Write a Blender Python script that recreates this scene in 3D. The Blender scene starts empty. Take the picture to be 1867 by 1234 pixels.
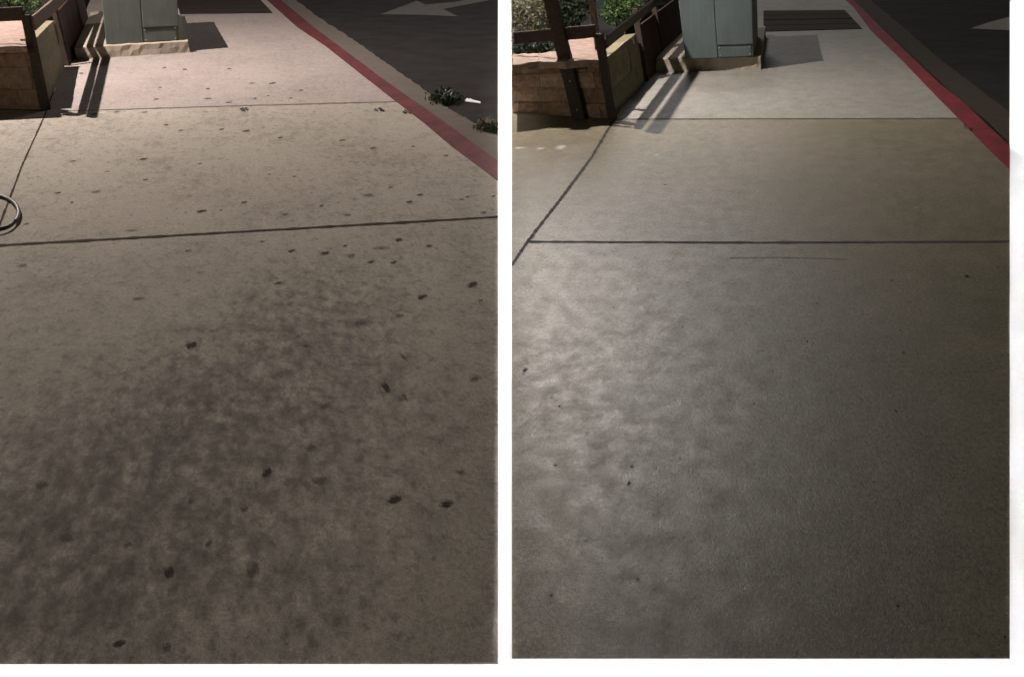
import bpy, bmesh, math, random
from mathutils import Vector, Matrix
random.seed(7)
S = bpy.context.scene
C = S.collection
# ------------------------------------------------------------------ camera
FPX, X0, Y0, H = 2300.0, 1480.0, 617.0, 1.7          # focal length and optical axis in photo pixels, eye height
PITCH = math.atan(800.0 / FPX)
cd = bpy.data.cameras.new('camera'); cam = bpy.data.objects.new('camera', cd); C.objects.link(cam)
cam.location = (0, 0, H); cam.rotation_euler = (math.pi/2 - PITCH, 0, 0)
cd.sensor_fit = 'HORIZONTAL'; cd.sensor_width = 36; cd.lens = 36*FPX/1867
cd.shift_x = (933.5 - X0)/1867; cd.clip_end = 1000; cd.clip_start = .05
S.camera = cam
R_ = Vector((1, 0, 0)); U_ = Vector((0, math.sin(PITCH), math.cos(PITCH))); F_ = Vector((0, math.cos(PITCH), -math.sin(PITCH)))
def at(x, y, z=0.0):
    d = R_*((x-X0)/FPX) - U_*((y-Y0)/FPX) + F_
    return Vector((0, 0, H)) + d*((z-H)/d.z)
def proj(p):
    q = Vector(p) - Vector((0, 0, H)); w = q.dot(F_)
    return X0 + FPX*q.dot(R_)/w, Y0 - FPX*q.dot(U_)/w
def top(bx, by, tx, ty):
    """point at the distance of ground point (bx,by), seen at (tx,ty)"""
    Y = at(bx, by).y; t = (Y0-ty)/FPX
    # (q.U)/(q.F) = t with q=(.,Y,z-H)
    s, c = math.sin(PITCH), math.cos(PITCH)
    zz = (t*Y*c - Y*s)/(c + t*s)
    return at(tx, ty, zz + H)
# ------------------------------------------------------------------ world (night) and lamps
w = bpy.data.worlds.new('World'); S.world = w; w.use_nodes = True
nt = w.node_tree; bg = nt.nodes['Background']
bg.inputs['Color'].default_value = (.95, 1.0, .72, 1); bg.inputs['Strength'].default_value = .036
def lamp(name, loc, power, col, radius):
    l = bpy.data.lights.new(name, 'POINT'); l.energy = power; l.color = col; l.shadow_soft_size = radius
    o = bpy.data.objects.new(name, l); C.objects.link(o); o.location = loc; return o
LP = at(-217, 158) + Vector((0, 0, 5.2))
RP = Vector((at(975, 165).x, at(785, 188).y, 3.0))
lamp('lamp_light', LP, 4100, (1.0, .88, .81), .032)
lamp('lamp_light', RP, 900, (1.0, .905, .82), .026)
lamp('sheen_light', at(1175, -60) + Vector((0, 0, 12.8)), 5200, (1.0, .95, .95), 2.2)     # added unseen light that makes the sheen on the right slab
lamp('back_fill_light', Vector((-8, -22, 5)), 4200, (1.0, .93, .80), .4)                    # added fill from behind the camera to brighten upright fronts
# narrow-beam lights added to keep the white border strips bright
def strip_fill(p, q, wd, zh, irr):
    l = bpy.data.lights.new('strip_fill_light', 'AREA'); l.shape = 'RECTANGLE'; d = q-p; L_ = d.length
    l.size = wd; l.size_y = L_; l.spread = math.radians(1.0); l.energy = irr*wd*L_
    o = bpy.data.objects.new('strip_fill_light', l); C.objects.link(o)
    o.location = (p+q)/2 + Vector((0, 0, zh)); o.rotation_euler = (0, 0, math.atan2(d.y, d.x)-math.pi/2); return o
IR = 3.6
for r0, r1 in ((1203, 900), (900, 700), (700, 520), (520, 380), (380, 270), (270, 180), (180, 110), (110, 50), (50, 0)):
    m = (r0+r1)/2; strip_fill(at(920.5, r0), at(920.5, r1), 25/(.5556*(m+183)), 2.2, IR)
    p, q = at(1855, r0, -.114), at(1855, r1, -.114); strip_fill(p, q, 28/(.5172*(m+183)), 2.2, IR)
strip_fill(at(-20, 1223), at(921, 1223), abs(at(0, 1211).y-at(0, 1236).y), 2.2, IR)
strip_fill(at(919, 1219), at(1890, 1219), abs(at(0, 1201).y-at(0, 1236).y), 2.2, IR)
S.view_settings.view_transform = 'Standard'; S.view_settings.look = 'None'
S.view_settings.exposure = 0; S.view_settings.gamma = 1
S.render.engine = 'CYCLES'

# ------------------------------------------------------------------ helpers
def tag(o, label=None, cat=None, group=None, kind=None):
    if label: o['label'] = label
    if cat: o['category'] = cat
    if group: o['group'] = group
    if kind: o['kind'] = kind
    return o
def empty(name, loc, **k):
    o = bpy.data.objects.new(name, None); C.objects.link(o); o.location = loc; o.empty_display_size = .1
    return tag(o, **k)
def obj(name, bm, mats, parent=None, smooth=False, **k):
    me = bpy.data.meshes.new(name)
    bmesh.ops.recalc_face_normals(bm, faces=bm.faces)
    bm.to_mesh(me); bm.free()
    if not isinstance(mats, (list, tuple)): mats = [mats]
    for m in mats: me.materials.append(m)
    if smooth:
        for p in me.polygons: p.use_smooth = True
    o = bpy.data.objects.new(name, me); C.objects.link(o)
    if parent is not None:
        o.parent = parent; o.matrix_parent_inverse = Matrix.Translation(parent.location).inverted()
    return tag(o, **k)
def bevel(o, wd=.006, seg=2):
    m = o.modifiers.new('bevel', 'BEVEL'); m.width = wd; m.segments = seg; m.limit_method = 'ANGLE'; m.angle_limit = math.radians(35)
    return o
def hexa(bm, b, t, mi=0):
    """box from bottom quad b and top quad t"""
    vb = [bm.verts.new(p) for p in b]; vt = [bm.verts.new(p) for p in t]
    fs = [bm.faces.new(vb[::-1]), bm.faces.new(vt)]
    for i in range(4):
        j = (i+1) % 4; fs.append(bm.faces.new((vb[i], vb[j], vt[j], vt[i])))
    for f in fs: f.material_index = mi
def slab(bm, pts, depth, mi=0):
    """flat polygon with its sides going down by depth"""
    a = [bm.verts.new(p) for p in pts]; b = [bm.verts.new(p - Vector((0, 0, depth))) for p in pts]
    f = bm.faces.new(a); f.material_index = mi
    for i in range(len(a)):
        j = (i+1) % len(a); g = bm.faces.new((a[i], b[i], b[j], a[j])); g.material_index = mi
def P(pts, z=0.0): return [at(x, y, z) for x, y in pts]
# ------------------------------------------------------------------ materials
class N:
    def __init__(s, name):
        s.m = bpy.data.materials.new(name); s.m.use_nodes = True; s.t = s.m.node_tree
        s.b = s.t.nodes['Principled BSDF']; s.tc = s.t.nodes.new('ShaderNodeTexCoord')
    def new(s, k, **kw):
        n = s.t.nodes.new(k)
        for a, v in kw.items(): setattr(n, a, v)
        return n
    def link(s, a, b): s.t.links.new(a, b)
    def mp(s, scale=(1, 1, 1), rot=(0, 0, 0)):
        m = s.new('ShaderNodeMapping'); m.inputs['Scale'].default_value = scale; m.inputs['Rotation'].default_value = rot
        s.link(s.tc.outputs['Object'], m.inputs['Vector']); return m.outputs[0]
    def ms(s, sy, shear):
        sp = s.new('ShaderNodeSeparateXYZ'); s.link(s.tc.outputs['Object'], sp.inputs[0]); cb = s.new('ShaderNodeCombineXYZ')
        s.link(s.math('ADD', sp.outputs[0], s.math('MULTIPLY', sp.outputs[1], shear)), cb.inputs[0])
        s.link(s.math('MULTIPLY', sp.outputs[1], sy), cb.inputs[1]); s.link(sp.outputs[2], cb.inputs[2]); return cb.outputs[0]
    def noise(s, vec, scale, detail=4, rough=.55, dist=0):
        n = s.new('ShaderNodeTexNoise'); n.inputs['Scale'].default_value = scale; n.inputs['Detail'].default_value = detail
        n.inputs['Roughness'].default_value = rough; n.inputs['Distortion'].default_value = dist
        s.link(vec, n.inputs['Vector']); return n.outputs[0]
    def ramp(s, v, stops, interp='LINEAR'):
        r = s.new('ShaderNodeValToRGB'); r.color_ramp.interpolation = interp; e = r.color_ramp.elements
        e[0].position, e[0].color = stops[0][0], tuple(stops[0][1]) + (1,)
        e[1].position, e[1].color = stops[-1][0], tuple(stops[-1][1]) + (1,)
        for p, c in stops[1:-1]:
            q = e.new(p); q.color = tuple(c) + (1,)
        s.link(v, r.inputs[0]); return r.outputs[0]
    def g(s, v, a, b, lo, hi):
        return s.ramp(v, [(a, (lo,)*3), (b, (hi,)*3)])
    def mul(s, a, b, fac=1.0):
        m = s.new('ShaderNodeMix', data_type='RGBA', blend_type='MULTIPLY'); m.inputs[0].default_value = fac
        s.link(a, m.inputs[6]); s.link(b, m.inputs[7]); return m.outputs[2]
    def mix(s, fac, a, b):
        m = s.new('ShaderNodeMix', data_type='RGBA'); s.link(fac, m.inputs[0])
        for v, i in ((a, 6), (b, 7)):
            if isinstance(v, tuple): m.inputs[i].default_value = v + (1,)
            else: s.link(v, m.inputs[i])
        return m.outputs[2]
    def bump(s, h, strength, dist=.01, prev=None):
        b = s.new('ShaderNodeBump'); b.inputs['Strength'].default_value = strength; b.inputs['Distance'].default_value = dist
        s.link(h, b.inputs['Height'])
        if prev is not None: s.link(prev, b.inputs['Normal'])
        return b.outputs[0]
    def out(s, col=None, rough=None, nrm=None, spec=.5):
        if col is not None:
            if isinstance(col, tuple): s.b.inputs['Base Color'].default_value = col + (1,)
            else: s.link(col, s.b.inputs['Base Color'])
        if rough is not None:
            if isinstance(rough, float): s.b.inputs['Roughness'].default_value = rough
            else: s.link(rough, s.b.inputs['Roughness'])
        if nrm is not None: s.link(nrm, s.b.inputs['Normal'])
        s.b.inputs['Specular IOR Level'].default_value = spec
        return s.m
    def math(s, op, a, b=None, clamp=False):
        m = s.new('ShaderNodeMath', operation=op, use_clamp=clamp)
        for v, i in ((a, 0), (b, 1)):
            if v is None: continue
            if isinstance(v, (int, float)): m.inputs[i].default_value = v
            else: s.link(v, m.inputs[i])
        return m.outputs[0]
    def near(s, p, rad, sy=.5):
        """1 at p falling to 0 at rad metres (y squeezed): where dirt and painted dimming sit"""
        m = s.new('ShaderNodeMapping', vector_type='TEXTURE'); m.inputs['Location'].default_value = p
        m.inputs['Scale'].default_value = (rad, rad/sy, rad)
        s.link(s.tc.outputs['Object'], m.inputs['Vector'])
        l = s.new('ShaderNodeVectorMath', operation='LENGTH'); s.link(m.outputs[0], l.inputs[0])
        return s.math('SUBTRACT', 1.0, l.outputs['Value'], clamp=True)

def dirty_concrete(name, base, dirt, amount=1.0):
    """old pavement, trodden and stained (left)"""
    n = N(name); v = n.ms(.5, .42)
    big = n.noise(v, 1.3, 3); mid = n.noise(v, 9, 5, .62); blot = n.noise(v, 23, 4, .6); gr = n.noise(v, 60, 3, .6); fine = n.noise(v, 170, 4, .7)
    col = n.mix(n.ramp(big, [(.35, (0, 0, 0)), (.7, (1, 1, 1))]), base, tuple(c*.9 for c in base))
    reg = n.near(at(190, 850), .80, .30); reg2 = n.near(at(560, 590), .65, .40); dirt_dim = n.near(at(330, 1030), .8, .4)  # last mask: dirt, plus painted dimming for light falling off at the near end
    cov = n.math('ADD', n.math('ADD', n.math('MULTIPLY', reg, .17*amount), n.math('MULTIPLY', reg2, .07*amount)), n.math('MULTIPLY', dirt_dim, .17*amount))
    cov = n.math('ADD', cov, n.math('MULTIPLY', n.math('SUBTRACT', big, .5), .22))
    f1 = n.ramp(n.math('ADD', mid, cov), [(.50, (0, 0, 0)), (.78, (.5, .5, .5))])
    col = n.mix(f1, col, dirt)
    f2 = n.ramp(n.math('ADD', blot, n.math('MULTIPLY', cov, .75)), [(.55, (0, 0, 0)), (.74, (.62, .62, .62))])
    col = n.mix(f2, col, tuple(c*.72 for c in dirt))
    st = n.noise(n.ms(.30, .42), 21, 5, .68); mk = n.math('ADD', n.math('MULTIPLY', cov, 3.2*amount), .18, clamp=True)
    st2 = n.noise(n.ms(.34, .42), 8.5, 5, .7); mot = n.mix(mk, (1.0, 1.0, 1.0), n.mul(n.g(st, .40, .60, .68, 1.2), n.g(st2, .36, .64, .76, 1.16))); col = n.mul(col, mot)
    ks = n.ramp(n.noise(n.ms(.38, .42), 7.5, 3, .6), [(.60, (0, 0, 0)), (.72, (.4, .4, .4))])
    ks = n.math('MULTIPLY', ks, mk); col = n.mix(ks, col, (.050, .047, .038))
    col = n.mul(col, n.g(gr, .3, .7, .82, 1.14))
    col = n.mul(col, n.g(fine, .3, .7, .74, 1.24))
    b = n.bump(fine, .3, .0012)
    return n.out(col, n.g(blot, .3, .7, .9, .85), b, .07)
def damp_concrete(name, base, tint, rlo=.32, rhi=.50):
    """scrubbed clean pavement, still damp (right)"""
    n = N(name); v = n.ms(.55, .03)
    big = n.noise(v, 1.1, 4, .6, .5); mid = n.noise(v, 7, 6, .65); gr = n.noise(v, 62, 4, .65); fine = n.noise(v, 150, 4, .75)
    col = n.mix(n.ramp(big, [(.35, (0, 0, 0)), (.68, (1, 1, 1))]), base, tint)
    col = n.mul(col, n.g(mid, .3, .7, .84, 1.12))
    col = n.mul(col, n.g(gr, .35, .65, .78, 1.22))
    col = n.mul(col, n.g(fine, .3, .7, .66, 1.32))
    dens = n.math('MULTIPLY', n.math('SUBTRACT', n.noise(v, 3, 3), .5), .35)
    pit = n.ramp(n.math('SUBTRACT', n.noise(v, 62, 2, .5), dens), [(.205, (0, 0, 0)), (.27, (1, 1, 1))])
    col = n.mul(col, n.mix(pit, (.40, .37, .34), (1.0, 1.0, 1.0)))
    ag = n.ramp(n.noise(v, 120, 2, .5), [(.68, (0, 0, 0)), (.74, (.55, .55, .55))])
    col = n.mix(ag, col, tuple(k*2.1 for k in base))
    b = n.bump(fine, .8, .0016, n.bump(pit, .5, .003, n.bump(gr, .28, .003, n.bump(n.noise(v, 26, 5, .75), .19, .005))))
    return n.out(col, n.ramp(n.noise(v, 13, 5, .7), [(.34, (rlo,)*3), (.66, (rhi,)*3)]), b, .055)
def asphalt(name, c):
    n = N(name); v = n.mp(); f = n.noise(v, 160, 3, .7); m = n.noise(v, 2.5, 4)
    col = n.mul(n.mix(f, tuple(k*.35 for k in c), tuple(k*1.75 for k in c)), n.g(m, .3, .7, .65, 1.3))
    return n.out(col, .95, n.bump(f, .8, .006), .08)
def gutter_mat(name, c):
    n = N(name); v = n.mp(); f = n.noise(v, 120, 3, .75); m = n.noise(v, 6, 5, .6)
    col = n.mul(n.mix(m, c, tuple(k*.6 for k in c)), n.g(f, .3, .7, .65, 1.3))
    return n.out(col, .9, n.bump(f, .8, .006), .1)
def kerb_paint(name, c, worn):
    n = N(name); v = n.mp((1, .5, 1)); m = n.noise(v, 9, 6, .7); f = n.noise(v, 90, 3); k = n.noise(v, 22, 6, .75, .5)
    col = n.mul(n.mul(n.mix(m, tuple(q*.7 for q in c), c), n.g(n.noise(v, 3.5, 5, .7), .35, .65, .6, 1.15)), n.g(f, .3, .7, .7, 1.25))
    col = n.mix(n.ramp(k, [(worn, (0, 0, 0)), (worn+.05, (1, 1, 1))]), col, (.25, .19, .17))
    return n.out(col, .75, n.bump(f, .6, .003), .12)
def stone(name, c1, c2, c3, low=(.03, .025, .02), grime=True):
    n = N(name); v = n.mp(); geo = n.new('ShaderNodeNewGeometry')
    col = n.ramp(geo.outputs['Random Per Island'], [(0, c1), (.5, c2), (1, c3)])
    m = n.noise(v, 14, 6, .7, .6); f = n.noise(v, 90, 4, .7)
    col = n.mul(col, n.g(m, .28, .72, .5, 1.25)); col = n.mul(col, n.g(f, .3, .7, .75, 1.2))
    return n.out(col, .9, n.bump(f, .9, .006, n.bump(m, .8, .02)), .2)
def wood(name, c1, c2, rough=.7, sc=(30, 3, 30)):
    n = N(name); v = n.mp(sc); m = n.noise(v, 1.6, 6, .65, .8); f = n.noise(n.mp(), 60, 4, .7)
    col = n.mul(n.mix(n.ramp(m, [(.35, (0, 0, 0)), (.65, (1, 1, 1))]), c1, c2), n.g(f, .3, .7, .75, 1.2))
    return n.out(col, rough, n.bump(m, .4, .006), .12)
def plain(name, c, rough=.6, sc=40, var=.25, spec=.4, metal=0):
    n = N(name); f = n.noise(n.mp(), sc, 4, .6)
    col = n.mix(f, tuple(k*(1-var) for k in c), tuple(k*(1+var) for k in c))
    n.b.inputs['Metallic'].default_value = metal
    return n.out(col, rough, n.bump(f, .15, .003), spec)
def metal_paint(name, c):
    n = N(name); v = n.mp((1, 1, .35)); m = n.noise(v, 5, 5, .65, .6); f = n.noise(n.mp(), 70, 3); st = n.noise(n.mp((40, 40, 2)), 1, 3)
    col = n.mul(n.mix(n.ramp(m, [(.35, (0, 0, 0)), (.7, (1, 1, 1))]), tuple(k*.78 for k in c), c), n.g(f, .3, .7, .92, 1.06))
    col = n.mul(col, n.g(st, .3, .7, .88, 1.06))
    return n.out(col, .5, n.bump(f, .08, .002), .4)
def leafm(name, c1, c2):
    n = N(name); geo = n.new('ShaderNodeNewGeometry')
    return n.out(n.ramp(geo.outputs['Random Per Island'], [(0, c1), (1, c2)]), .5, None, .4)

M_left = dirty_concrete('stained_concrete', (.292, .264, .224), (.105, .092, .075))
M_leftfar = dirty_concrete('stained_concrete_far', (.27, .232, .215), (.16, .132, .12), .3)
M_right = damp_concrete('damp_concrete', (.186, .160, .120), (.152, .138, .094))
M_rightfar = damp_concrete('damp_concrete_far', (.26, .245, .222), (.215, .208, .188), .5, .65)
M_joint = plain('joint_dirt', (.016, .013, .011), .95, 60, .5)
M_jl = plain('brown_joint_dirt', (.034, .025, .019), .95, 60, .6, .05)
M_crack = plain('faint_joint_dirt', (.075, .065, .055), .95, 60, .4)
M_road = asphalt('asphalt', (.017, .015, .0145)); M_road2 = asphalt('dark_asphalt', (.016, .016, .0145))
M_gut = gutter_mat('gutter_concrete', (.125, .105, .09)); M_gut2 = gutter_mat('gutter_concrete_dark', (.050, .040, .030))
M_red = kerb_paint('faded_red_paint', (.105, .020, .024), .66); M_red2 = kerb_paint('bright_red_paint', (.19, .014, .022), .70)
M_white = plain('border_white', (.86, .86, .86), .7, 30, .02)
M_ground = asphalt('dark_ground', (.02, .02, .018))
def worn(name, c, k):
    n = N(name); v = n.mp(); m = n.noise(v, 6, 6, .75); f = n.noise(v, 130, 3, .7)
    col = n.mul(n.mix(n.ramp(m, [(k, (0, 0, 0)), (k+.18, (1, 1, 1))]), (.03, .027, .025), c), n.g(f, .35, .65, .6, 1.2))
    return n.out(col, .9, n.bump(f, .6, .004), .1)
M_arrow = worn('worn_road_paint', (.095, .088, .08), .28); M_arrow2 = worn('road_paint', (.20, .185, .165), .22)
M_stone = stone('brown_sandstone', (.20, .115, .078), (.24, .145, .098), (.28, .185, .125))
M_stone2 = stone('tan_sandstone', (.25, .15, .10), (.29, .185, .125), (.34, .24, .165))
M_ledge = stone('pink_capstone', (.30, .22, .19), (.33, .25, .21), (.28, .20, .17))
M_ochre = stone('ochre_stone', (.215, .185, .118), (.24, .205, .135), (.19, .165, .105))
M_wood = wood('dark_stained_timber', (.034, .024, .019), (.060, .044, .035))
M_wood2 = wood('weathered_timber', (.085, .065, .050), (.14, .11, .085))
M_board = wood('red_brown_board', (.040, .018, .014), (.065, .028, .022))
M_deck = wood('dark_brown_deck', (.012, .009, .007), (.032, .021, .014), .95, (3, 40, 30))
M_plinth = plain('rough_pale_concrete', (.30, .26, .21), .9, 70, .25, .2)
M_cab = metal_paint('grey_green_paint', (.098, .112, .100)); M_cabd = metal_paint('grey_green_paint_dull', (.095, .108, .094))
M_cab2 = metal_paint('blue_green_grey_paint', (.100, .128, .130))
M_bolt = plain('zinc_bolt', (.35, .36, .33), .45, 80, .2, .5, .6)
def patch(name, c, rough, soft, dens=1.0):
    n = N(name); v = n.tc.outputs['Generated']
    m = n.new('ShaderNodeVectorMath', operation='SUBTRACT'); n.link(v, m.inputs[0]); m.inputs[1].default_value = (.5, .5, 0)
    m2 = n.new('ShaderNodeVectorMath', operation='MULTIPLY'); n.link(m.outputs[0], m2.inputs[0]); m2.inputs[1].default_value = (2, 2, 0)
    l = n.new('ShaderNodeVectorMath', operation='LENGTH'); n.link(m2.outputs[0], l.inputs[0])
    geo = n.new('ShaderNodeNewGeometry'); nz = n.noise(geo.outputs['Position'], 95, 4, .65)
    d = n.math('ADD', l.outputs['Value'], n.math('MULTIPLY', n.math('SUBTRACT', nz, .5), 2.6))
    al = n.ramp(d, [(.70-soft, (dens,)*3), (.70+soft*.5, (0, 0, 0))]); n.link(al, n.b.inputs['Alpha'])
    return n.out(n.mix(nz, tuple(k*.8 for k in c), tuple(k*1.3 for k in c)), rough, None, .05)
M_gum = patch('trodden_gum', (.036, .029, .023), .95, .4, .85); M_gum2 = patch('greyed_gum', (.055, .047, .038), .95, .5, .75); M_gumf = patch('faded_gum', (.095, .076, .064), .95, .6, .6)
M_blk = plain('black_rubber', (.012, .011, .011), .5, 80, .2)
M_soil = plain('garden_soil', (.02, .016, .012), .95, 30, .5)
M_lg = leafm('bright_green_leaf', (.03, .065, .015), (.07, .125, .035)); M_dg = leafm('dark_leaf', (.008, .014, .007), (.035, .050, .026))
M_mg = leafm('mixed_leaf', (.03, .04, .016), (.13, .11, .07)); M_twig = plain('twig', (.06, .045, .03), .8)
M_weed = leafm('weed_leaf', (.015, .030, .010), (.035, .055, .018)); M_dry = leafm('dry_weed', (.07, .06, .025), (.12, .09, .04))
M_bamboo = plain('bamboo', (.26, .22, .12), .5, 12, .3)
M_pl = plain('white_plastic', (.75, .73, .72), .4, 20, .03); M_pale = patch('pale_mark', (.48, .44, .42), .6, .4, .8)
M_leafd = plain('dead_leaf', (.055, .038, .024), .8, 60, .4)
M_lamp = plain('lamp_housing', (.05, .05, .05), .5)

# ------------------------------------------------------------------ setting
ZR = -.12; ZL = -.022
bm = bmesh.new(); slab(bm, [Vector(p) for p in ((-250, -60, -.16), (250, -60, -.16), (250, 500, -.16), (-250, 500, -.16))], .05)
obj('ground', bm, M_ground, kind='structure')

# added white borders that frame and divide the two stretches of pavement
bm = bmesh.new()
slab(bm, P([(908, -60), (933, -60), (933, 1200), (908, 1210)], .003), .15)
slab(bm, P([(-700, 1210), (908, 1210), (933, 1200), (1841, 1200), (2400, 1200), (2400, 1500), (-700, 1500)], .0035), .15)
slab(bm, P([(1841, -100), (2300, -100), (2300, 1200), (1841, 1200)], ZR+.006), .03)
obj('white_border', bm, M_white, kind='structure')

def jitter_line(pts, n, amp):
    out = []
    for (x0, y0), (x1, y1) in zip(pts[:-1], pts[1:]):
        for k in range(n): t = k/n; out.append((x0+(x1-x0)*t+random.uniform(-amp, amp), y0+(y1-y0)*t+random.uniform(-amp, amp)))
    out.append(pts[-1]); return out
def joint(bm, pts, wpx, z=.002, n=34, amp=.35, mi=0):
    """narrow dirt-filled joint, wpx wide at each photo row end: (w0, w1)"""
    q = jitter_line(pts, n, amp*.6); m = len(q); L, Rr = [], []
    for i, (x, y) in enumerate(q):
        a = q[max(0, i-1)]; b = q[min(m-1, i+1)]; dx, dy = b[0]-a[0], b[1]-a[1]; l = math.hypot(dx, dy) or 1
        w_ = (wpx[0]+(wpx[1]-wpx[0])*i/(m-1))*.5*(random.uniform(.75, 1.25) if random.random() < .92 else random.uniform(1.3, 1.6))
        L.append(bm.verts.new(at(x-dy/l*w_, y+dx/l*w_, z))); Rr.append(bm.verts.new(at(x+dy/l*w_, y-dx/l*w_, z)))
    for i in range(m-1):
        f = bm.faces.new((L[i], L[i+1], Rr[i+1], Rr[i])); f.material_index = mi

def place(zr, redL, redR, gut, farx, clipx, slabs, mats, mred, mgut, mroad, labelside, joints, cracks):
    bm = bmesh.new()
    for i, (poly, mi) in enumerate(slabs): slab(bm, P(poly, 0), .13, mi)
    pv = obj('pavement', bm, mats, kind='structure')
    bm = bmesh.new()
    for pts, ws in joints: joint(bm, pts, ws)
    for pts, ws in cracks: joint(bm, pts, ws, mi=1, z=.0025)
    obj('joint', bm, [M_jl if zr == ZL else M_joint, M_crack], pv)
    # red kerb: painted top flush with the pavement, face down to the gutter
    bm = bmesh.new()
    a = P(redL, .004); b = P(redR, .004)
    n = min(len(a), len(b))
    va = [bm.verts.new(p) for p in a]; vb = [bm.verts.new(p) for p in b]; vc = [bm.verts.new(p+Vector((0, 0, zr-.01))) for p in b]
    vd = [bm.verts.new(p+Vector((0, 0, zr-.01))) for p in a]
    for i in range(n-1):
        bm.faces.new((va[i], va[i+1], vb[i+1], vb[i])); bm.faces.new((vb[i], vb[i+1], vc[i+1], vc[i]))
        bm.faces.new((va[i], va[i+1], vd[i+1], vd[i]))
    bm.faces.new((va[0], vb[0], vc[0], vd[0])); bm.faces.new((va[n-1], vb[n-1], vc[n-1], vd[n-1]))
    obj('kerb', bm, mred, kind='structure')
    # gutter: from under the kerb to its own outer edge
    bm = bmesh.new()
    inner = [p+Vector((-.01, 0, zr+.006-.004)) for p in b]
    outer = P(jitter_line(gut, 14, 1.2), zr+.006)
    poly = inner + outer[::-1]
    slab(bm, poly, .02)
    obj('gutter', bm, mgut, kind='structure')
    return pv

# ---- left stretch
LrL = [(400, -70), (484, -2), (492, 5), (541, 49), (595.6, 85.6), (658, 135), (722.8, 185.5), (772, 223), (824, 267), (880, 308), (908, 330)]
LrR = [(425, -70), (509, -2), (518, 5), (573, 51), (637, 98.6), (699.4, 145), (751, 181.6), (790, 208), (829, 236), (868, 265), (908, 294)]
Lg = [(448, -70), (535, -3), (544, 5), (595.6, 41.5), (655.3, 80.4), (710, 119), (777, 166), (808, 192), (844.6, 213), (880, 232), (908, 249)]
LJ = [(-15, 446), (0, 408), (41, 300), (85, 203)]
Ls = [([(-700, 482), (-15, 447.6), (454, 421.5), (908, 395.5), (908, 1210), (-700, 1210)], 0),
      ([(-15, 447.6), (-700, 482), (-700, 175), (85, 203)] + LJ[::-1][1:-1], 0),
      (LJ[1:] + [(400, 194), (722.8, 185.5), (772, 223), (824, 267), (880, 308), (908, 330), (908, 395.5), (454, 421.5), (-15, 447.6)], 0),
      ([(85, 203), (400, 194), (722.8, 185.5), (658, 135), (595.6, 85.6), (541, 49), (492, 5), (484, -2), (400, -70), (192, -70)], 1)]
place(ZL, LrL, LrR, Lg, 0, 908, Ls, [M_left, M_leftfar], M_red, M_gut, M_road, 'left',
      [(LJ, (4, 2.6)), ([(-100, 453), (454, 421.5), (908, 395.5)], (3.8, 3.2))], [([(112, 203), (400, 194), (722, 185.5)], (1.2, 1.4))])
# ---- right stretch
RrL = [(1472, -70), (1545, 3), (1558, 15.6), (1588, 56), (1646, 111.5), (1712, 180), (1755, 223), (1801.6, 271), (1841, 308.7)]
RrR = [(1480, -70), (1553, -2), (1568, 12), (1610, 54), (1661, 103), (1713.5, 153), (1763, 192), (1802, 230), (1841, 266)]
Rg = [(1500, -70), (1583, -4), (1604.5, 15.6), (1646, 49), (1708, 104), (1742, 130), (1773, 153), (1807, 180), (1841, 205)]
RJ = [(933, 484), (962, 440), (1028, 355), (1078, 288), (1120, 217)]
Rs = [([(933, 484), (962, 440.5), (1400, 442), (1841, 440), (1841, 1200), (933, 1200)], 0),
      (RJ + [(1118, 210), (933, 196)], 0),
      ([(962, 440.5)] + RJ[2:] + [(1400, 216.5), (1749, 216), (1755, 223), (1801.6, 271), (1841, 308.7), (1841, 440), (1400, 442)], 0),
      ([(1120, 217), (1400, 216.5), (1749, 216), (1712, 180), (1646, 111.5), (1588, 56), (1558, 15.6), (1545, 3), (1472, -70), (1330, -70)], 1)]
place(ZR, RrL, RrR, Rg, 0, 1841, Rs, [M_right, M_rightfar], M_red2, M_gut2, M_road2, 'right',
      [(RJ, (5.5, 4)), ([(962, 440.5), (1400, 442), (1841, 440)], (3, 3))], [([(1122, 217.5), (1400, 216.5), (1748, 216)], (1.5, 1.8)),
       ([(1330, 470), (1430, 469), (1545, 472)], (.8, .5))])
# roads
bm = bmesh.new(); slab(bm, P([(380, -90), (430, -70), (535, 2), (655, 84), (777, 172), (908, 258), (908, -90)], ZL), .02)
obj('road', bm, M_road, kind='structure')
bm = bmesh.new(); slab(bm, P([(1470, -90), (1500, -60), (1604, 22), (1708, 112), (1841, 214), (1841, -90)], ZR), .02)
obj('road', bm, M_road2, kind='structure')
bm = bmesh.new(); slab(bm, P([(695, 26), (728, 14), (760, 2), (776, 9), (830, 4), (880, -6), (893, 1), (850, 9), (808, 17), (834, 30), (765, 27)], ZL+.004), .003)
tag(obj('road_arrow', bm, M_arrow), 'faded white arrow painted on the left road near the divider', 'road marking')
bm = bmesh.new(); slab(bm, P([(1771, 52), (1800, 42), (1841, 31), (1841, 55.5)], ZR+.004), .003)
tag(obj('road_arrow', bm, M_arrow2), 'pale pointed tip of a painted arrow on the dark right road', 'road marking')

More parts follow.
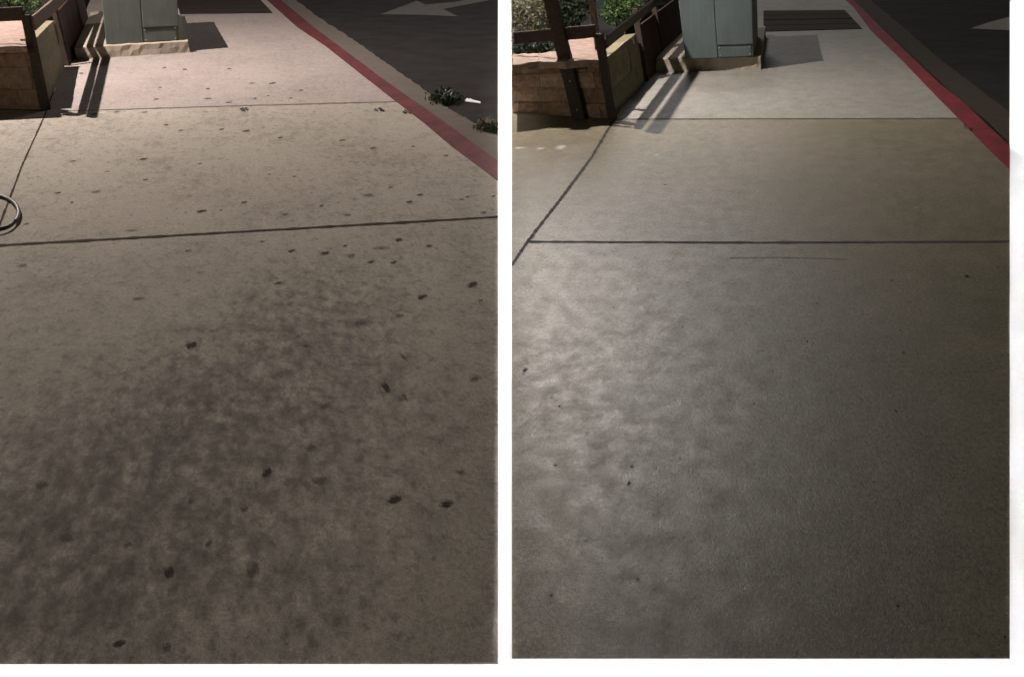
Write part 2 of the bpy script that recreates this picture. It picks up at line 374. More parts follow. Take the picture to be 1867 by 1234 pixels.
# lamp heads with unseen plates added to cut their light at the divider
def light_blocker(L, seam, side, t, label):
    root = empty('street_lamp', L, label=label, cat='street lamp')
    e = [lerp3(L, at(seam, 1500), t), lerp3(L, at(seam, -90), t)]
    bm = bmesh.new(); hd = Vector((-1.6, 0, 0)) if side < 0 else Vector((0, 0, .75)); th = Vector((0, 0, .01)) if side < 0 else Vector((.01, 0, 0))
    q = [e[0], e[1], e[1]+hd, e[0]+hd]; hexa(bm, q, [p+th for p in q]); obj('light_blocker', bm, M_lamp, root)
    bm = bmesh.new(); bmesh.ops.create_cone(bm, cap_ends=True, segments=24, radius1=.16, radius2=.06, depth=.12)
    for v_ in bm.verts: v_.co = v_.co + L + Vector((0, 0, .12))
    obj('lamp_head', bm, M_lamp, root)
def lerp3(a, b, t): return a + (b-a)*t
light_blocker(LP, 936, 1, .12, 'overhead lamp with a tall added light-blocking plate above the left planter')
light_blocker(RP, 905, -1, .12, 'overhead lamp with a flat added light-blocking plate above the right planter')

# ------------------------------------------------------------------ stone walls
def lerp(a, b, t): return a + (b-a)*t
def quad(bl, br, tl, tr, u, v): return lerp(lerp(bl, br, u), lerp(tl, tr, u), v)
def stone_face(bm, bl, br, tl, tr, courses, minw, maxw, thick, gap=.004, rnd=.004, seed=1):
    rr = random.Random(seed)
    Lw = (br-bl).length; nrm = (br-bl).cross(tl-bl).normalized()
    v = 0.0; hs = [rr.uniform(.75, 1.25) for _ in range(courses)]; tot = sum(hs)
    Hh = ((tl-bl).length + (tr-br).length)/2
    for c in range(courses):
        h = hs[c]/tot; u = -rr.uniform(0, .3)*minw/Lw
        while u < 1:
            wd = rr.uniform(minw, maxw)/Lw; u0, u1 = max(u, 0), min(u+wd, 1); u += wd
            if u1-u0 < .015: continue
            gu, gv = gap/Lw, gap/Hh; d = rr.uniform(0, rnd*3)
            q = [quad(bl, br, tl, tr, a, b) for a, b in ((u0+gu, v+gv), (u1-gu, v+gv), (u1-gu, v+h-gv), (u0+gu, v+h-gv))]
            # a 5x3 rough front grid
            nx, ny = 6, 4; grid = []
            for j in range(ny+1):
                row = []
                for i in range(nx+1):
                    s, t = i/nx, j/ny
                    p = lerp(lerp(q[0], q[1], s), lerp(q[3], q[2], s), t)
                    edge = min(s, 1-s)*nx*.9 < .5 or min(t, 1-t)*ny < .5
                    off = d + (rr.uniform(-rnd, 0)-.008 if edge else rr.uniform(-rnd, rnd))
                    row.append(bm.verts.new(p + nrm*off))
                grid.append(row)
            for j in range(ny):
                for i in range(nx): bm.faces.new((grid[j][i], grid[j][i+1], grid[j+1][i+1], grid[j+1][i]))
            back = [bm.verts.new(p - nrm*thick) for p in q]
            ring = grid[0] + [grid[j][nx] for j in range(1, ny+1)] + grid[ny][::-1][1:] + [grid[j][0] for j in range(ny-1, 0, -1)]
            # sides: four fans
            segs = [(grid[0], 0, 1), ([grid[j][nx] for j in range(ny+1)], 1, 2), (grid[ny][::-1], 2, 3), ([grid[j][0] for j in range(ny, -1, -1)], 3, 0)]
            for ln, a, b in segs: bm.faces.new([back[a]] + ln + [back[b]])
        v += h
def rough(bm, amp, seed=0):
    rr = random.Random(seed)
    for v_ in bm.verts: v_.co += Vector((rr.uniform(-amp, amp), rr.uniform(-amp, amp), rr.uniform(-amp, amp)))
def box_pts(bm, A, B, side, up, cuts=10, amp=.0, seed=3):
    """beam from A to B (centres of its lower edge line), side and up vectors; slightly wavy"""
    rr = random.Random(seed); prev = None
    for k in range(cuts+1):
        c = lerp(A, B, k/cuts); j = lambda: Vector((rr.uniform(-amp, amp), rr.uniform(-amp, amp), rr.uniform(-amp, amp)))
        ring = [bm.verts.new(p+j()) for p in (c-side/2, c+side/2, c+side/2+up, c-side/2+up)]
        if prev:
            for i in range(4): bm.faces.new((prev[i], prev[(i+1) % 4], ring[(i+1) % 4], ring[i]))
        else: bm.faces.new(ring[::-1])
        prev = ring
    bm.faces.new(prev)
def post(bm, base, tp, wx, wy, seed=1):
    rr = random.Random(seed); prev = None; n = 8
    for k in range(n+1):
        c = lerp(base, tp, k/n)
        ring = [bm.verts.new(c + Vector((sx*wx/2+rr.uniform(-.002, .002), sy*wy/2+rr.uniform(-.002, .002), 0))) for sx, sy in ((-1, -1), (1, -1), (1, 1), (-1, 1))]
        if prev:
            for i in range(4): bm.faces.new((prev[i], prev[(i+1) % 4], ring[(i+1) % 4], ring[i]))
        else: bm.faces.new(ring[::-1])
        prev = ring
    bm.faces.new(prev)
def px(row): return .5556*(row+183)       # photo pixels per metre at a ground row
def bolt(p, n, parent, r=.009):
    bm = bmesh.new(); bmesh.ops.create_uvsphere(bm, u_segments=10, v_segments=6, radius=r)
    for v_ in bm.verts: v_.co = v_.co + p
    return obj('bolt', bm, M_bolt, parent, True)

# ================= LEFT planter and fence
cn = at(82, 202)
pl = empty('stone_planter', cn, label='brown stone block planter at the top left corner of the left pavement', cat='planter')
bl, br = at(-330, 192), at(76, 201); tl, tr = top(-330, 192, -330, 90), top(76, 201, 50, 82)
bm = bmesh.new(); stone_face(bm, bl, br, tl, tr, 3, .5, 1.0, .12, gap=.0015, rnd=.006, seed=5)
obj('front_wall', bm, M_stone, pl)
zt = tr.z
bm = bmesh.new()      # cap stones on top of the front wall
e = [(-330, 92), (-190, 89), (-60, 87.5), (48, 84)]; bk = [(-330, 50), (-180, 47), (-52, 42), (43, 37)]
for i in range(3):
    a0, a1 = at(*e[i], zt+.012), at(*e[i+1], zt+.012); b1, b0 = at(*bk[i+1], zt+.012), at(*bk[i], zt+.012)
    g_ = Vector((.003, 0, 0)); d_ = Vector((0, 0, .05))
    hexa(bm, [a0+g_-d_, a1-g_-d_, b1-g_-d_, b0+g_-d_], [a0+g_, a1-g_, b1-g_, b0+g_])
bmesh.ops.subdivide_edges(bm, edges=bm.edges, cuts=3, use_grid_fill=True); rough(bm, .004, 4)
obj('capstone', bm, M_ledge, pl)
bm = bmesh.new()
sbl, sbr = at(87.5, 193), at(121, 124); stl, str_ = top(87.5, 193, 66, 71), top(121, 124, 99, 38)
stone_face(bm, sbl, sbr, stl, str_, 2, 1.5, 3.2, .12, gap=.0015, rnd=.006, seed=9)
obj('side_wall', bm, M_ochre, pl)
bm = bmesh.new(); slab(bm, [at(-330, 60, .3), at(40, 52, .3), at(90, 10, .3), at(150, -60, .3), at(-330, -60, .3)], .3)
obj('soil', bm, M_soil, pl)
fn = empty('timber_fence', cn, label='dark timber post and rail fence around the left brown stone planter', cat='fence')
def fpost(b, t_, wp, m, parent, seed=1, label=None, lift=0):
    bm = bmesh.new(); base = at(*b); tp = top(b[0], b[1], *t_)
    post(bm, base, tp, wp/px(b[1]), wp/px(b[1]), seed); return bevel(obj('post', bm, m, parent, label=label))
def extend(b, t_, z):      # same lean, taken on to height z
    base = at(*b); tp = top(b[0], b[1], *t_); k = z/tp.z; return lerp(base, tp, k)
def tallpost(b, t_, z, wp, m, parent, seed=1):
    bm = bmesh.new(); post(bm, at(*b), extend(b, t_, z), wp/px(b[1]), wp/px(b[1]), seed); return bevel(obj('post', bm, m, parent))
tallpost((83, 201), (49, 36), .79, 13, M_wood, fn, 2)
tallpost((124, 120), (100, 22), .79, 9, M_wood, fn, 3)
tallpost((150, 72), (132, -8), .79, 8, M_wood, fn, 4)
tallpost((-150, 196), (-185, 40), 1.2, 15, M_wood, fn, 4)
def rail(name, b0, t0, b1, t1, u1t, m, parent, side, seed=1, cuts=10, off=Vector((0, 0, 0))):
    """rail whose lower edge is seen at t0..t1 over ground points b0..b1, height u1t"""
    A, B = top(*b0, *t0)+off, top(*b1, *t1)+off; bm = bmesh.new()
    box_pts(bm, A, B, side, Vector((0, 0, u1t)), cuts, .0025, seed); return bevel(obj(name, bm, m, parent), .008)
out_l = (at(124, 120)-at(83, 201)).normalized(); out_l = Vector((out_l.y, -out_l.x, 0))
rail('rail', (-330, 190), (-330, 52), (79, 200), (52, 37), .115, M_wood, fn, Vector((0, .03, 0)), 3, off=Vector((0, -.05, 0)))
rail('rail', (83, 201), (58, 57), (165, 40), (150, -30), .12, M_wood2, fn, out_l*.025, 5, off=out_l*.02)
bm = bmesh.new(); A, B = extend((83, 201), (49, 36), 1.02)-Vector((0, 0, 0)), extend((165, 40), (145, -45), 1.02)
A -= out_l*.02; B -= out_l*.02; box_pts(bm, A, B, out_l*.03, Vector((0, 0, .12)), 8, .002, 6); obj('rail', bm, M_wood, fn)
bm = bmesh.new(); q0, q1 = at(126, 117), at(162, 50); r0, r1 = top(126, 117, 103, 20), top(162, 50, 145, -25)
for k in range(5):
    a, b = k/5+.002, (k+1)/5-.002; n_ = out_l*.02
    hexa(bm, [lerp(q0, q1, a), lerp(q0, q1, b), lerp(q0, q1, b)+n_, lerp(q0, q1, a)+n_], [lerp(r0, r1, a), lerp(r0, r1, b), lerp(r0, r1, b)+n_, lerp(r0, r1, a)+n_])
obj('board_panel', bm, M_board, fn)

def zl(b, t, z): return b + (t-b)*(z/t.z)
# ================= RIGHT planter and fence
cr = at(1118, 217)
pr = empty('stone_planter', cr, label='tan and brown stone block planter beside the divider on the right pavement', cat='planter')
bl, br = at(934, 206.5), at(1112, 217); tl, tr = top(934, 206.5, 934, 118), top(1112, 217, 1088, 109)
bm = bmesh.new(); stone_face(bm, bl, br, tl, tr, 4, .25, .6, .12, gap=.0018, rnd=.007, seed=12)
obj('front_wall', bm, M_stone2, pr)
zt = tr.z + .01
bm = bmesh.new()
e = [(934, 118), (982, 113), (1032, 113), (1092, 109)]; bk = [(934, 99), (982, 97), (1030, 94), (1086, 68)]
for i in range(3):
    a0, a1 = at(*e[i], zt), at(*e[i+1], zt); b1, b0 = at(bk[i+1][0], bk[i+1][1] if i < 2 else 68, zt), at(bk[i][0], bk[i][1] if i < 2 else 68, zt)
    g_ = Vector((.002, 0, 0)); d_ = Vector((0, 0, .055))
    hexa(bm, [a0+g_-d_, a1-g_-d_, b1-g_-d_, b0+g_-d_], [a0+g_, a1-g_, b1-g_, b0+g_])
bmesh.ops.subdivide_edges(bm, edges=bm.edges, cuts=4, use_grid_fill=True); rough(bm, .005, 4)
obj('capstone', bm, M_ledge, pr)
bm = bmesh.new(); stone_face(bm, at(1122, 212), at(1177, 150), zl(at(1122, 212), top(1122, 212, 1104, 96), .47), zl(at(1177, 150), top(1177, 150, 1158, 50), .47), 2, 1.2, 2.4, .12, gap=.0015, rnd=.006, seed=21)
obj('side_wall', bm, M_ochre, pr)
bm = bmesh.new(); slab(bm, [at(934, 96, .25), at(1030, 92, .25), at(1095, 80, .25), at(1160, 30, .25), at(1230, -40, .25), at(934, -40, .25)], .25)
obj('soil', bm, M_soil, pr)
fr = empty('timber_fence', cr, label='dark timber post and rail fence around the right tan stone planter', cat='fence')
tallpost((1117, 218), (1092, 64), .685, 15, M_wood, fr, 2)
o = tallpost((1057, 217), (1026, 90), 1.04, 23, M_wood, fr, 3)
for b in ((1041, 147), (1054, 199)):
    p = top(1057, 217, b[0], b[1]); bolt(p + Vector((0, -.055, 0)), None, o, .008)
tallpost((1178, 148), (1159, 24), .70, 11, M_wood, fr, 4)
tallpost((1208, 117), (1193, 12), .70, 9, M_wood, fr, 5)
tallpost((1106, 196), (1084, 40), 1.22, 11, M_wood2, fr, 6)
out_r = (at(1178, 148)-at(1118, 217)).normalized(); out_r = Vector((out_r.y, -out_r.x, 0))
rail('rail', (943, 206), (943, 79.5), (1114, 217), (1090, 66), .10, M_wood, fr, Vector((0, .03, 0)), 13, off=Vector((0, -.10, 0)))
rail('rail', (1119, 216), (1103, 84), (1262, 65), (1240, -28), .085, M_wood2, fr, out_r*.025, 15, off=out_r*.02)
bm = bmesh.new(); A, B = extend((1117, 218), (1092, 64), .98), extend((1262, 65), (1245, -20), .98)
A -= out_r*.05; B -= out_r*.05; box_pts(bm, A, B, out_r*.025, Vector((0, 0, .07)), 8, .002, 16); obj('rail', bm, M_wood, fr); bm = bmesh.new(); up_ = Vector((-.02, 0, .22)); box_pts(bm, A+up_, B+up_, out_r*.025, Vector((0, 0, .12)), 8, .002, 17); obj('rail', bm, M_wood, fr)  # unseen upper rail, split into two planks to add a shadow stripe
bm = bmesh.new(); q0, q1 = at(1180, 145), at(1262, 65); r0, r1 = zl(q0, top(1180, 145, 1163, 38), .53), zl(q1, top(1262, 65, 1240, -15), .53)
for k in range(6):
    a, b = k/6+.002, (k+1)/6-.002; n_ = out_r*.02
    hexa(bm, [lerp(q0, q1, a), lerp(q0, q1, b), lerp(q0, q1, b)+n_, lerp(q0, q1, a)+n_], [lerp(r0, r1, a), lerp(r0, r1, b), lerp(r0, r1, b)+n_, lerp(r0, r1, a)+n_])
obj('board_panel', bm, M_board, fr)

# ------------------------------------------------------------------ shrubs
def shrub(name, c, rad, n, m, size, label, cat='shrub', clip=None, seed=1, group=None):
    rr = random.Random(seed); root = empty(name, Vector((c.x, c.y, .3)), label=label, cat=cat, group=group)
    bm = bmesh.new(); k = 0
    lobes = [Vector((rr.uniform(-1, 1), rr.uniform(-1, 1), rr.uniform(-.6, 1))).normalized()*rr.uniform(.3, .8) for _ in range(14)]
    while k < n:
        l = rr.choice(lobes); d = Vector((rr.gauss(0, 1), rr.gauss(0, 1), rr.gauss(0, 1))).normalized()*rr.random()**.4*.42
        q = l + d; p = c + Vector((q.x*rad[0], q.y*rad[1], q.z*rad[2]))
        if p.z < .2: continue
        if clip is not None:
            x_, y_ = proj(p)
            if x_ < clip: k += 1; continue
        a = Vector((rr.uniform(-1, 1), rr.uniform(-1, 1), rr.uniform(-.3, .9))).normalized(); b = a.cross(Vector((rr.uniform(-1, 1), rr.uniform(-1, 1), rr.uniform(-1, 1)))).normalized()
        s = size*rr.uniform(.6, 1.3); cu = a.cross(b)*s*.12
        vs = [bm.verts.new(p - a*s), bm.verts.new(p + b*s*.35 + cu), bm.verts.new(p + a*s), bm.verts.new(p - b*s*.35 + cu)]
        bm.faces.new((vs[0], vs[1], vs[2])); bm.faces.new((vs[0], vs[2], vs[3])); k += 1
    me = bpy.data.meshes.new('foliage'); bm.to_mesh(me); bm.free(); me.materials.append(m)
    o = bpy.data.objects.new('foliage', me); C.objects.link(o); o.parent = root; o.matrix_parent_inverse = Matrix.Translation(root.location).inverted()
    bm = bmesh.new()
    for j in range(7):
        t = c + Vector((rr.uniform(-.5, .5)*rad[0], rr.uniform(-.5, .5)*rad[1], rr.uniform(.1, .7)*rad[2]))
        if clip is not None and proj(t)[0] < clip+2: continue
        b0 = Vector((c.x + rr.uniform(-.04, .04) + (.1 if clip else 0), c.y, .22)); box_pts(bm, b0, t, Vector((.012, 0, 0)), Vector((0, .012, 0)), 4, .01, j)
    if len(bm.verts): obj('stems', bm, M_twig, root)
    else: bm.free()
shrub('shrub', at(1128, 24, .55), (.26, .5, .30), 2600, M_lg, .022, 'bright green small leaved shrub behind the right planter corner', seed=2)
shrub('shrub', at(965, 38, .55), (.34, .5, .36), 2600, M_mg, .022, 'pale mottled shrub above the rail next to the divider', clip=935, seed=3)
shrub('shrub', at(1046, 20, .55), (.30, .6, .40), 2600, M_dg, .03, 'dark leaved shrub between the two tall timber posts', seed=4)
shrub('shrub', at(975, 90, .42), (.32, .25, .16), 1500, M_dg, .024, 'low dark shrub seen under the rail beside the divider', clip=935, seed=5)
shrub('shrub', at(1190, -5, .5), (.35, .7, .35), 1500, M_dg, .03, 'dim green shrub behind the far end of the right fence', seed=15)
shrub('shrub', at(20, 2, .5), (.34, .6, .22), 1800, M_lg, .024, 'green shrub at the top edge above the left fence rail', seed=6)
shrub('shrub', at(-80, 10, .5), (.4, .6, .3), 1500, M_dg, .03, 'dark shrub at the far left edge behind the left fence', seed=7)
shrub('shrub', at(88, -20, .55), (.3, .6, .25), 1500, M_dg, .03, 'dark shrub at the top edge behind the corner of the left fence', seed=8)
for k, (x, y, tw) in enumerate(((941, 34, 7), (956, 30, 6), (966, 27, 4), (978, 24, 5))):
    bm = bmesh.new(); a = at(x, y, .3); b = a + Vector((random.uniform(-.03, .02), .02, .75)); n = 8; prev = None
    for j in range(9):
        c = lerp(a, b, j/8); r = tw/px(60)/2*(1.0 if j % 2 else 1.12)
        ring = [bm.verts.new(c + Vector((math.cos(q)*r, math.sin(q)*r, 0))) for q in [i*math.tau/n for i in range(n)]]
        if prev:
            for i in range(n): bm.faces.new((prev[i], prev[(i+1) % n], ring[(i+1) % n], ring[i]))
        prev = ring
    bm.faces.new(prev)
    obj('bamboo_cane', bm, M_bamboo, smooth=True, label='upright bamboo cane behind the pale mottled shrub', cat='cane', group='bamboo canes by the divider')

# ------------------------------------------------------------------ utility cabinets on plinths
def cabinet(pf, zp, heading, depth, cf, ct, split, label, plabel, cm, cat='cabinet'):
    # plinth
    (BL, BR) = pf; a, b = at(*BL), at(*BR); d = heading.normalized()
    bm = bmesh.new(); n = 24; up = Vector((0, 0, zp)); rows = []
    for j, (off, z) in enumerate(((Vector((0, 0, 0)), 0), (Vector((0, 0, 0)), zp*.5), (Vector((0, 0, 0)), zp*.93), (d*.02, zp), (d*depth*.5, zp), (d*depth, zp), (d*depth, 0))):
        rows.append([bm.verts.new(lerp(a, b, i/n) + off + Vector((random.uniform(-.004, .004), random.uniform(-.006, .006), z + (random.uniform(-.005, .004) if z > 0 else 0)))) for i in range(n+1)])
    for j in range(len(rows)-1):
        for i in range(n): bm.faces.new((rows[j][i], rows[j][i+1], rows[j+1][i+1], rows[j+1][i]))
    bm.faces.new([r[0] for r in rows]); bm.faces.new([r[n] for r in rows][::-1])
    obj('concrete_plinth', bm, M_plinth, label=plabel, cat='plinth')
    FL, FR = at(*cf[0], zp), at(*cf[1], zp)
    root = empty('utility_cabinet', lerp(FL, FR, .5), label=label, cat=cat)
    TL, TR = top_at(FL, ct[0]), top_at(FR, ct[1]); nrm = (FR-FL).cross(TL-FL).normalized()
    if nrm.y > 0: nrm = -nrm
    dd = d*(depth*.62); i_ = -nrm*.012
    bm = bmesh.new(); hexa(bm, [FL+i_, FR+i_, FR+dd, FL+dd], [TL+i_, TR+i_, TR+dd, TL+dd]); bevel(obj('body', bm, M_cabd, root), .006)
    def pan(u0, v0, u1, v1, name, m, th=.012, pr_=0):
        q = [quad(FL, FR, TL, TR, u, v) + nrm*pr_ for u, v in ((u0, v0), (u1, v0), (u1, v1), (u0, v1))]
        bm = bmesh.new(); hexa(bm, [p - nrm*(th+pr_-.001) for p in q], q); return bevel(obj(name, bm, m, root), .004)
    su, sv = split
    pan(.006, .004, su-.006, .985, 'left_panel', cm)
    pan(su+.008, sv+.012, .992, .985, 'door', cm, pr_=.008)
    lo = pan(su+.012, .01, .965, sv-.012, 'access_panel', cm, pr_=-.004)
    for u, v in ((su+.03, sv-.035), (su+.035, .04), (.95, sv-.03), (.95, .04)):
        bolt(quad(FL, FR, TL, TR, u, v) + nrm*.002, None, lo, .007)
    bm = bmesh.new(); q = [FL, FR, FR+dd, FL+dd]; o2 = Vector((0, 0, .004))
    T = [TL+nrm*.02+o2, TR+nrm*.02+o2, TR+dd+o2, TL+dd+o2]
    hexa(bm, T, [p+Vector((0, 0, .015)) for p in T]); bevel(obj('lid', bm, M_cabd, root), .006)
def top_at(p, t_):
    """point over p's distance seen at photo point t_"""
    t = (Y0-t_[1])/FPX; s, c = math.sin(PITCH), math.cos(PITCH); Y = p.y
    zz = (t*Y*c - Y*s)/(c + t*s); return at(t_[0], t_[1], zz+H)
hl = at(172, 40) - at(143, 110)
cabinet(((140, 109), (346, 96)), .135, hl, hl.length, ((194, 82), (327, 74)), ((184, -18), (323, -22)), (.50, .27),
        'dull grey green utility cabinet at the top of the left pavement', 'pale concrete plinth under the left utility cabinet', M_cab)
hr = at(1243, 72) - at(1197, 133)
cabinet(((1197, 132), (1387, 127)), .14, hr, hr.length, ((1250, 108.5), (1374, 104)), ((1236, -10), (1371, -14)), (.475, .19),
        'smooth grey green utility cabinet at the top of the right pavement', 'cream concrete plinth under the right utility cabinet', M_cab2)

# ------------------------------------------------------------------ timber deck strips behind the cabinets
def deck(quadpx, n, label):
    (a, b, c, d) = [at(*p) for p in quadpx]   # near-left, near-right, far-right, far-left
    bm = bmesh.new()
    for k in range(n):
        t0, t1 = k/n+.01, (k+1)/n-.01; h = Vector((0, 0, .014+random.uniform(-.004, .004)))
        q = [lerp(a, d, t0), lerp(b, c, t0), lerp(b, c, t1), lerp(a, d, t1)]
        hexa(bm, [p+Vector((0, 0, .004)) for p in q], [p+h for p in q])
    o = bevel(obj('timber_deck', bm, M_deck, label=label, cat='deck'), .006)
deck([(318, 27), (497, 25), (470, -4), (322, -6)], 4, 'dark brown timber boards across the left pavement behind the cabinet')
deck([(1392, 59), (1572, 54), (1540, 20), (1392, 21)], 4, 'dark brown timber boards across the right pavement behind the cabinet')

# ------------------------------------------------------------------ small things on the pavements
def blob(x, y, w_, h_, m, name, seed, ang=0, z=.0, th=.0015, **k):
    """flat irregular patch trodden onto the pavement; its material feathers the rim"""
    rr = random.Random(seed); bm = bmesh.new(); n = 20; c = at(x, y, z + .0012 + .00002*(seed % 40))
    ph = [rr.uniform(0, 6.28) for _ in range(3)]; vs = []; z_ = c.z
    for i in range(n):
        a = i*math.tau/n; r = 1.3*(1+.12*math.sin(2*a+ph[0])+.08*math.sin(3*a+ph[1]))
        ca, sa = math.cos(a)*w_/2*r, math.sin(a)*h_/2*r
        dx, dy = ca*math.cos(ang)-sa*math.sin(ang), ca*math.sin(ang)+sa*math.cos(ang)
        vs.append(bm.verts.new(at(x+dx, y+dy, z_)-c))
    bm.faces.new(vs)
    o = obj(name, bm, m, smooth=False, **k); o.location = c; return o
GUM = [(404,236,9,4),(449,239,13,5),(303,228,7,3.5),(330,238,7,3),(624,256,9,5),(680,270,9,4),(511,251,10,4),(753,267,7,3),(813,284,9,5),
 (262,290,11,4),(196,313,10,3),(133,294,8,3),(364,299,7,3),(265,328,7,4),(537,322,6,3),(491,318,5,3),(368,385,14,7),(445,369,8,5),(403,383,4,3),
 (712,342,10,4),(766,355,11,5),(747,368,10,5),(842,364,9,4),(852,359,7,4),(900,358,8,3),(882,388,10,5),(586,375,8,5),(105,352,10,4),(131,369,5,4),
 (532,457,12,6),(593,461,14,7),(727,437,11,7),(782,448,10,5),(677,477,12,5),(718,478,11,5),(629,448,7,4),(507,516,11,6),(861,519,19,11),(770,541,15,10),
 (349,629,14,17),(718,911,24,18),(813,918,21,15),(487,862,14,19),(308,1042,13,26),(217,1172,20,17),
 (460,152,8,3),(465,180,6,3),(489,175,5,3),(497,152,10,3),(549,165,6,3),(530,179,8,3),(417,187,8,3),(292,160,7,3),(300,124,7,3),(337,127,8,3),(379,180,10,3),
 (379,162,6,3),(418,126,8,3),(213,204,8,4),(264,205,7,3),(172,208,8,3),(105,214,7,3),(148,134,9,3),(285,181,6,3)]
LOW = {(532,457):'dark gum spot just below the main joint, left of its larger neighbour', (593,461):'broad dark gum spot just below the middle of the main joint', (727,437):'round gum spot right under the main joint towards the divider',
 (782,448):'slanting gum spot right of the round one under the main joint', (677,477):'left one of two gum spots side by side under the main joint', (718,478):'right one of two gum spots side by side under the main joint',
 (629,448):'small gum spot between the broad one and the round one under the main joint', (507,516):'lone gum spot in the middle of the left pavement, below the broad one', (861,519):'large ragged gum spot close to the divider',
 (770,541):'large dark gum spot lower left of the ragged one near the divider', (349,629):'round dark gum spot in the brown stained area', (718,911):'left one of the two biggest gum spots low on the left pavement',
 (813,918):'right one of the two biggest gum spots, nearer the divider', (487,862):'upright bluish black gum spot left of the two biggest ones', (308,1042):'tall narrow dark gum spot near the bottom of the left pavement',
 (217,1172):'lowest dark gum spot at the bottom left of the left pavement', (368,385):'largest gum spot between the far joint and the main joint'}
for i, (x, y, a, b) in enumerate(GUM):
    if (x, y) in LOW: blob(x, y, a, b, M_gum, 'gum_spot', i, label=LOW[(x, y)], cat='gum spot', group='dark gum spots on the left pavement'); continue
    far_ = y < 190
    blob(x, y, a*random.uniform(.8, 1.15), b*random.uniform(.8, 1.15), M_gum2 if i % 3 else M_gum, 'gum_spot', i, label='tiny gum spot beyond the far joint of the left pavement' if far_ else 'small gum spot between the far joint and the main joint of the left pavement', cat='gum spot',
         group='gum spots beyond the far joint' if far_ else 'small gum spots between the two joints')
FAINT = [(343,457,9,6),(48,408,10,4),(478,440,8,5),(445,926,12,14),(232,991,14,13),(303,1178,13,22),(40,484,16,6),(253,544,16,9),(728,575,14,8),
 (558,630,10,7),(876,548,9,6),(76,883,20,14),(175,350,14,6),(634,392,12,5),(520,391,8,6),(694,452,30,6),(640,466,12,10),(460,1040,16,40),(349,912,12,12),
 (120,980,20,16),(660,588,30,16),(586,875,26,16),(380,990,10,18),(565,815,16,14),(240,420,20,4),(866,690,20,14),(590,740,20,12)]
for i, (x, y, a, b) in enumerate(FAINT):
    blob(x, y, a, b, M_gumf, 'dirt_stain', 100+i, th=.0012, label='soft brown stain worn into the concrete of the left pavement', cat='stain', group='faint brown stains on the left pavement')
for x, y, a, b, an, lb in ((703, 705, 26, 8, .95, 'dark slanting scuff mark right of centre on the left pavement'), (737, 722, 24, 5, .95, 'thin slanting scuff just right of the darkest scuff'),
        (735, 650, 20, 5, .9, 'short slanting scuff above the two dark slanting scuffs'), (671, 356, 22, 5, .2, 'long flat grey scuff just above the main joint of the left pavement'),
        (841, 861, 22, 7, .5, 'bent dark scuff near the divider low on the left pavement')):
    blob(x, y, a, b, M_gumf if b < 8 else M_gum, 'scuff_mark', int(x), an, th=.0012, label=lb, cat='scuff mark')
def leaf(x, y, a, b, seed, lb, z=0, m=None, group=None):
    rr = random.Random(seed); bm = bmesh.new(); c = at(x, y, z)
    for k in range(4):
        u, v = x+rr.uniform(-.5, .5)*a, y+rr.uniform(-.5, .5)*b; an = rr.uniform(0, 3.1); L_ = a*.33
        pts = [(u-math.cos(an)*L_, v-math.sin(an)*L_*.5), (u+math.sin(an)*L_*.4, v-math.cos(an)*L_*.25), (u+math.cos(an)*L_, v+math.sin(an)*L_*.5), (u-math.sin(an)*L_*.4, v+math.cos(an)*L_*.25)]
        vs = [bm.verts.new(at(*p, z + (.004 if i % 2 == 0 else .014) + k*.002)-c) for i, p in enumerate(pts)]
        bm.faces.new((vs[0], vs[1], vs[2])); bm.faces.new((vs[0], vs[2], vs[3]))
    o = obj('dead_leaf', bm, m or M_leafd, label=lb, cat='leaf', group=group); o.location = c
leaf(742, 201, 14, 9, 1, 'curled brown leaf against the faded red kerb')
leaf(690, 198, 14, 5, 2, 'flat brown leaf a little left of the faded red kerb')
leaf(447, 197, 16, 5, 3, 'brown leaf on the far joint of the left pavement')
leaf(1763, 231, 14, 12, 4, 'crumpled brown leaf against the bright red kerb')
blob(957, 674, 13, 7, M_gum, 'leaf_scrap', 957, -.5, label='small black leaf scrap beside the divider on the damp pavement', cat='leaf')
RS = [(1020,740,5,3),(1013,847,6,4),(1152,849,6,5),(1146,881,7,7),(1245,596,3,2),(1763,503,10,6),(1626,511,5,3),(1647,643,5,3),(1634,749,5,3),(1163,1055,6,4),
      (1637,1104,5,6),(1833,1161,5,6),(1408,675,3,3),(1490,553,4,2.5),(1570,727,4,3),(1213,337,6,2),(1593,878,5,3),(1005,1084,7,5),(1119,560,3,2),(1375,735,4,3),(1757,857,4,3),(1740,870,4,3),(1472,622,4,3),(1640,602,3,2)]
for i, (x, y, a, b) in enumerate(RS):
    blob(x, y, a, b, M_gum, 'grit_speck', 300+i, label='tiny dark speck of grit on the damp right pavement', cat='grit', group='dark grit specks on the right pavement')
for i, (x, y, a, b, lb) in enumerate(((945, 270, 22, 5, 'pale mark touching the divider'), (985, 271, 18, 4, 'pale mark in the middle of the row near the divider'),
        (1022, 269, 20, 9, 'pale curved mark nearest the long pavement joint'), (1196, 283, 17, 4, 'small pale mark below the planter shadow stripes'))):
    blob(x, y, a, b, M_pale, 'pale_blotch', 400+i, th=.0012, label=lb, cat='blotch')  # pale irregular marks laid on the right pavement
for i, (x, y, lb) in enumerate(((305, 570, 'tiny white straw shred lying upper left of the dark round spot'),)):
    blob(x, y, 2.5, 6, M_pale, 'litter_fleck', 500+i, .2, label=lb, cat='litter')
# white plastic fork in the gutter
bm = bmesh.new()
slab(bm, P([(849, 181), (851, 179.5), (856, 179), (862, 182), (876, 185.5), (876, 187.5), (864, 185.8), (853, 184.5), (848, 183.5)], ZL+.016), .008)
obj('plastic_fork', bm, M_pl, label='small white plastic fork lying on the left road by the weeds', cat='litter')
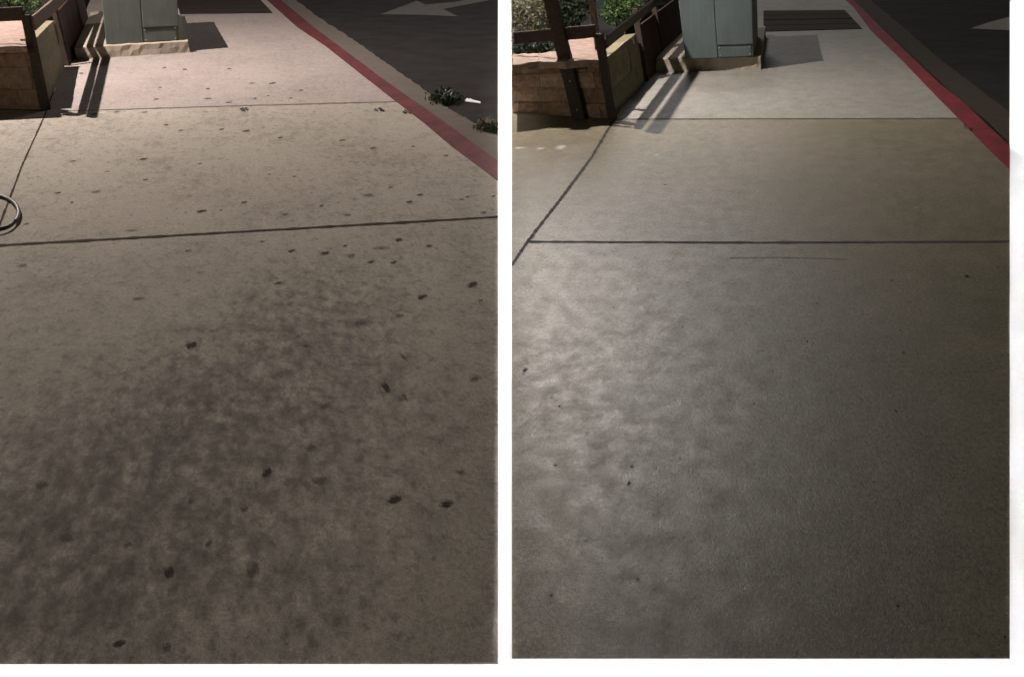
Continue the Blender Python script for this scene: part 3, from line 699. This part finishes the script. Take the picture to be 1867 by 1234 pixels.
# black cable loop at the left edge
bm = bmesh.new(); n = 64; prev = None; first = None
for i in range(n):
    a = i*math.tau/n; c = at(-11+45*math.cos(a), 388+31*math.sin(a), .018+.006*math.sin(a)); c2 = at(-11+45*math.cos(a+.05), 388+31*math.sin(a+.05), .018)
    d = (c2-c).normalized(); s_ = d.cross(Vector((0, 0, 1))).normalized(); r = .011
    ring = [bm.verts.new(c + s_*r*math.cos(q) + Vector((0, 0, r*math.sin(q)))) for q in [k*math.tau/10 for k in range(10)]]
    if prev:
        for k in range(10): bm.faces.new((prev[k], prev[(k+1) % 10], ring[(k+1) % 10], ring[k]))
    else: first = ring
    prev = ring
for k in range(10): bm.faces.new((prev[k], prev[(k+1) % 10], first[(k+1) % 10], first[k]))
obj('cable_loop', bm, M_blk, smooth=True, label='black rubber cable loop lying across the joint at the left edge', cat='cable')
# a thin curl of wire lying at the joint corner of the right pavement
bm = bmesh.new(); pts = [at(963, 438, .004), at(970, 436, .01), at(975, 430, .014), at(973, 425, .01), at(968, 430, .006)]
for a, b in zip(pts[:-1], pts[1:]): box_pts(bm, a, b, Vector((.004, 0, 0)), Vector((0, 0, .004)), 3, .0006)
obj('twig', bm, M_twig, label='thin curled twig at the corner where two right joints meet', cat='twig')
# weeds in the gutter
def weed(x, y, wp, n, mats, lb, seed, hgt):
    rr = random.Random(seed); bm = bmesh.new(); c = at(x, y, ZL)
    for k in range(n):
        a = rr.gauss(0, .38); b = rr.gauss(0, .38); s = at(x+a*wp*.6, y+b*wp*.22, ZL)-c
        h_ = hgt*rr.uniform(.3, 1)*(1-min(1, abs(a))*.6); dr = Vector((rr.uniform(-1, 1), rr.uniform(-1, 1), 0))*h_*.8; w_ = Vector((rr.uniform(-1, 1), rr.uniform(-1, 1), 0)).normalized()*.006
        m_ = s+dr*.4+Vector((0, 0, h_*.8)); e_ = s+dr+Vector((0, 0, h_))
        vs = [bm.verts.new(s-w_*.6), bm.verts.new(s+w_*.6), bm.verts.new(m_+w_), bm.verts.new(e_), bm.verts.new(m_-w_)]
        bm.faces.new(vs)
    o = obj('weed', bm, mats, label=lb, cat='weed'); o.location = c
weed(812, 184, 52, 800, M_weed, 'dark green weed clump growing at the gutter edge above the fork', 1, .11)
weed(886, 234, 38, 420, M_dry, 'dry straw coloured weed clump in the gutter by the divider', 2, .08)
weed(896, 241, 20, 300, M_weed, 'dark weed tuft partly over the dry clump by the divider', 3, .08)
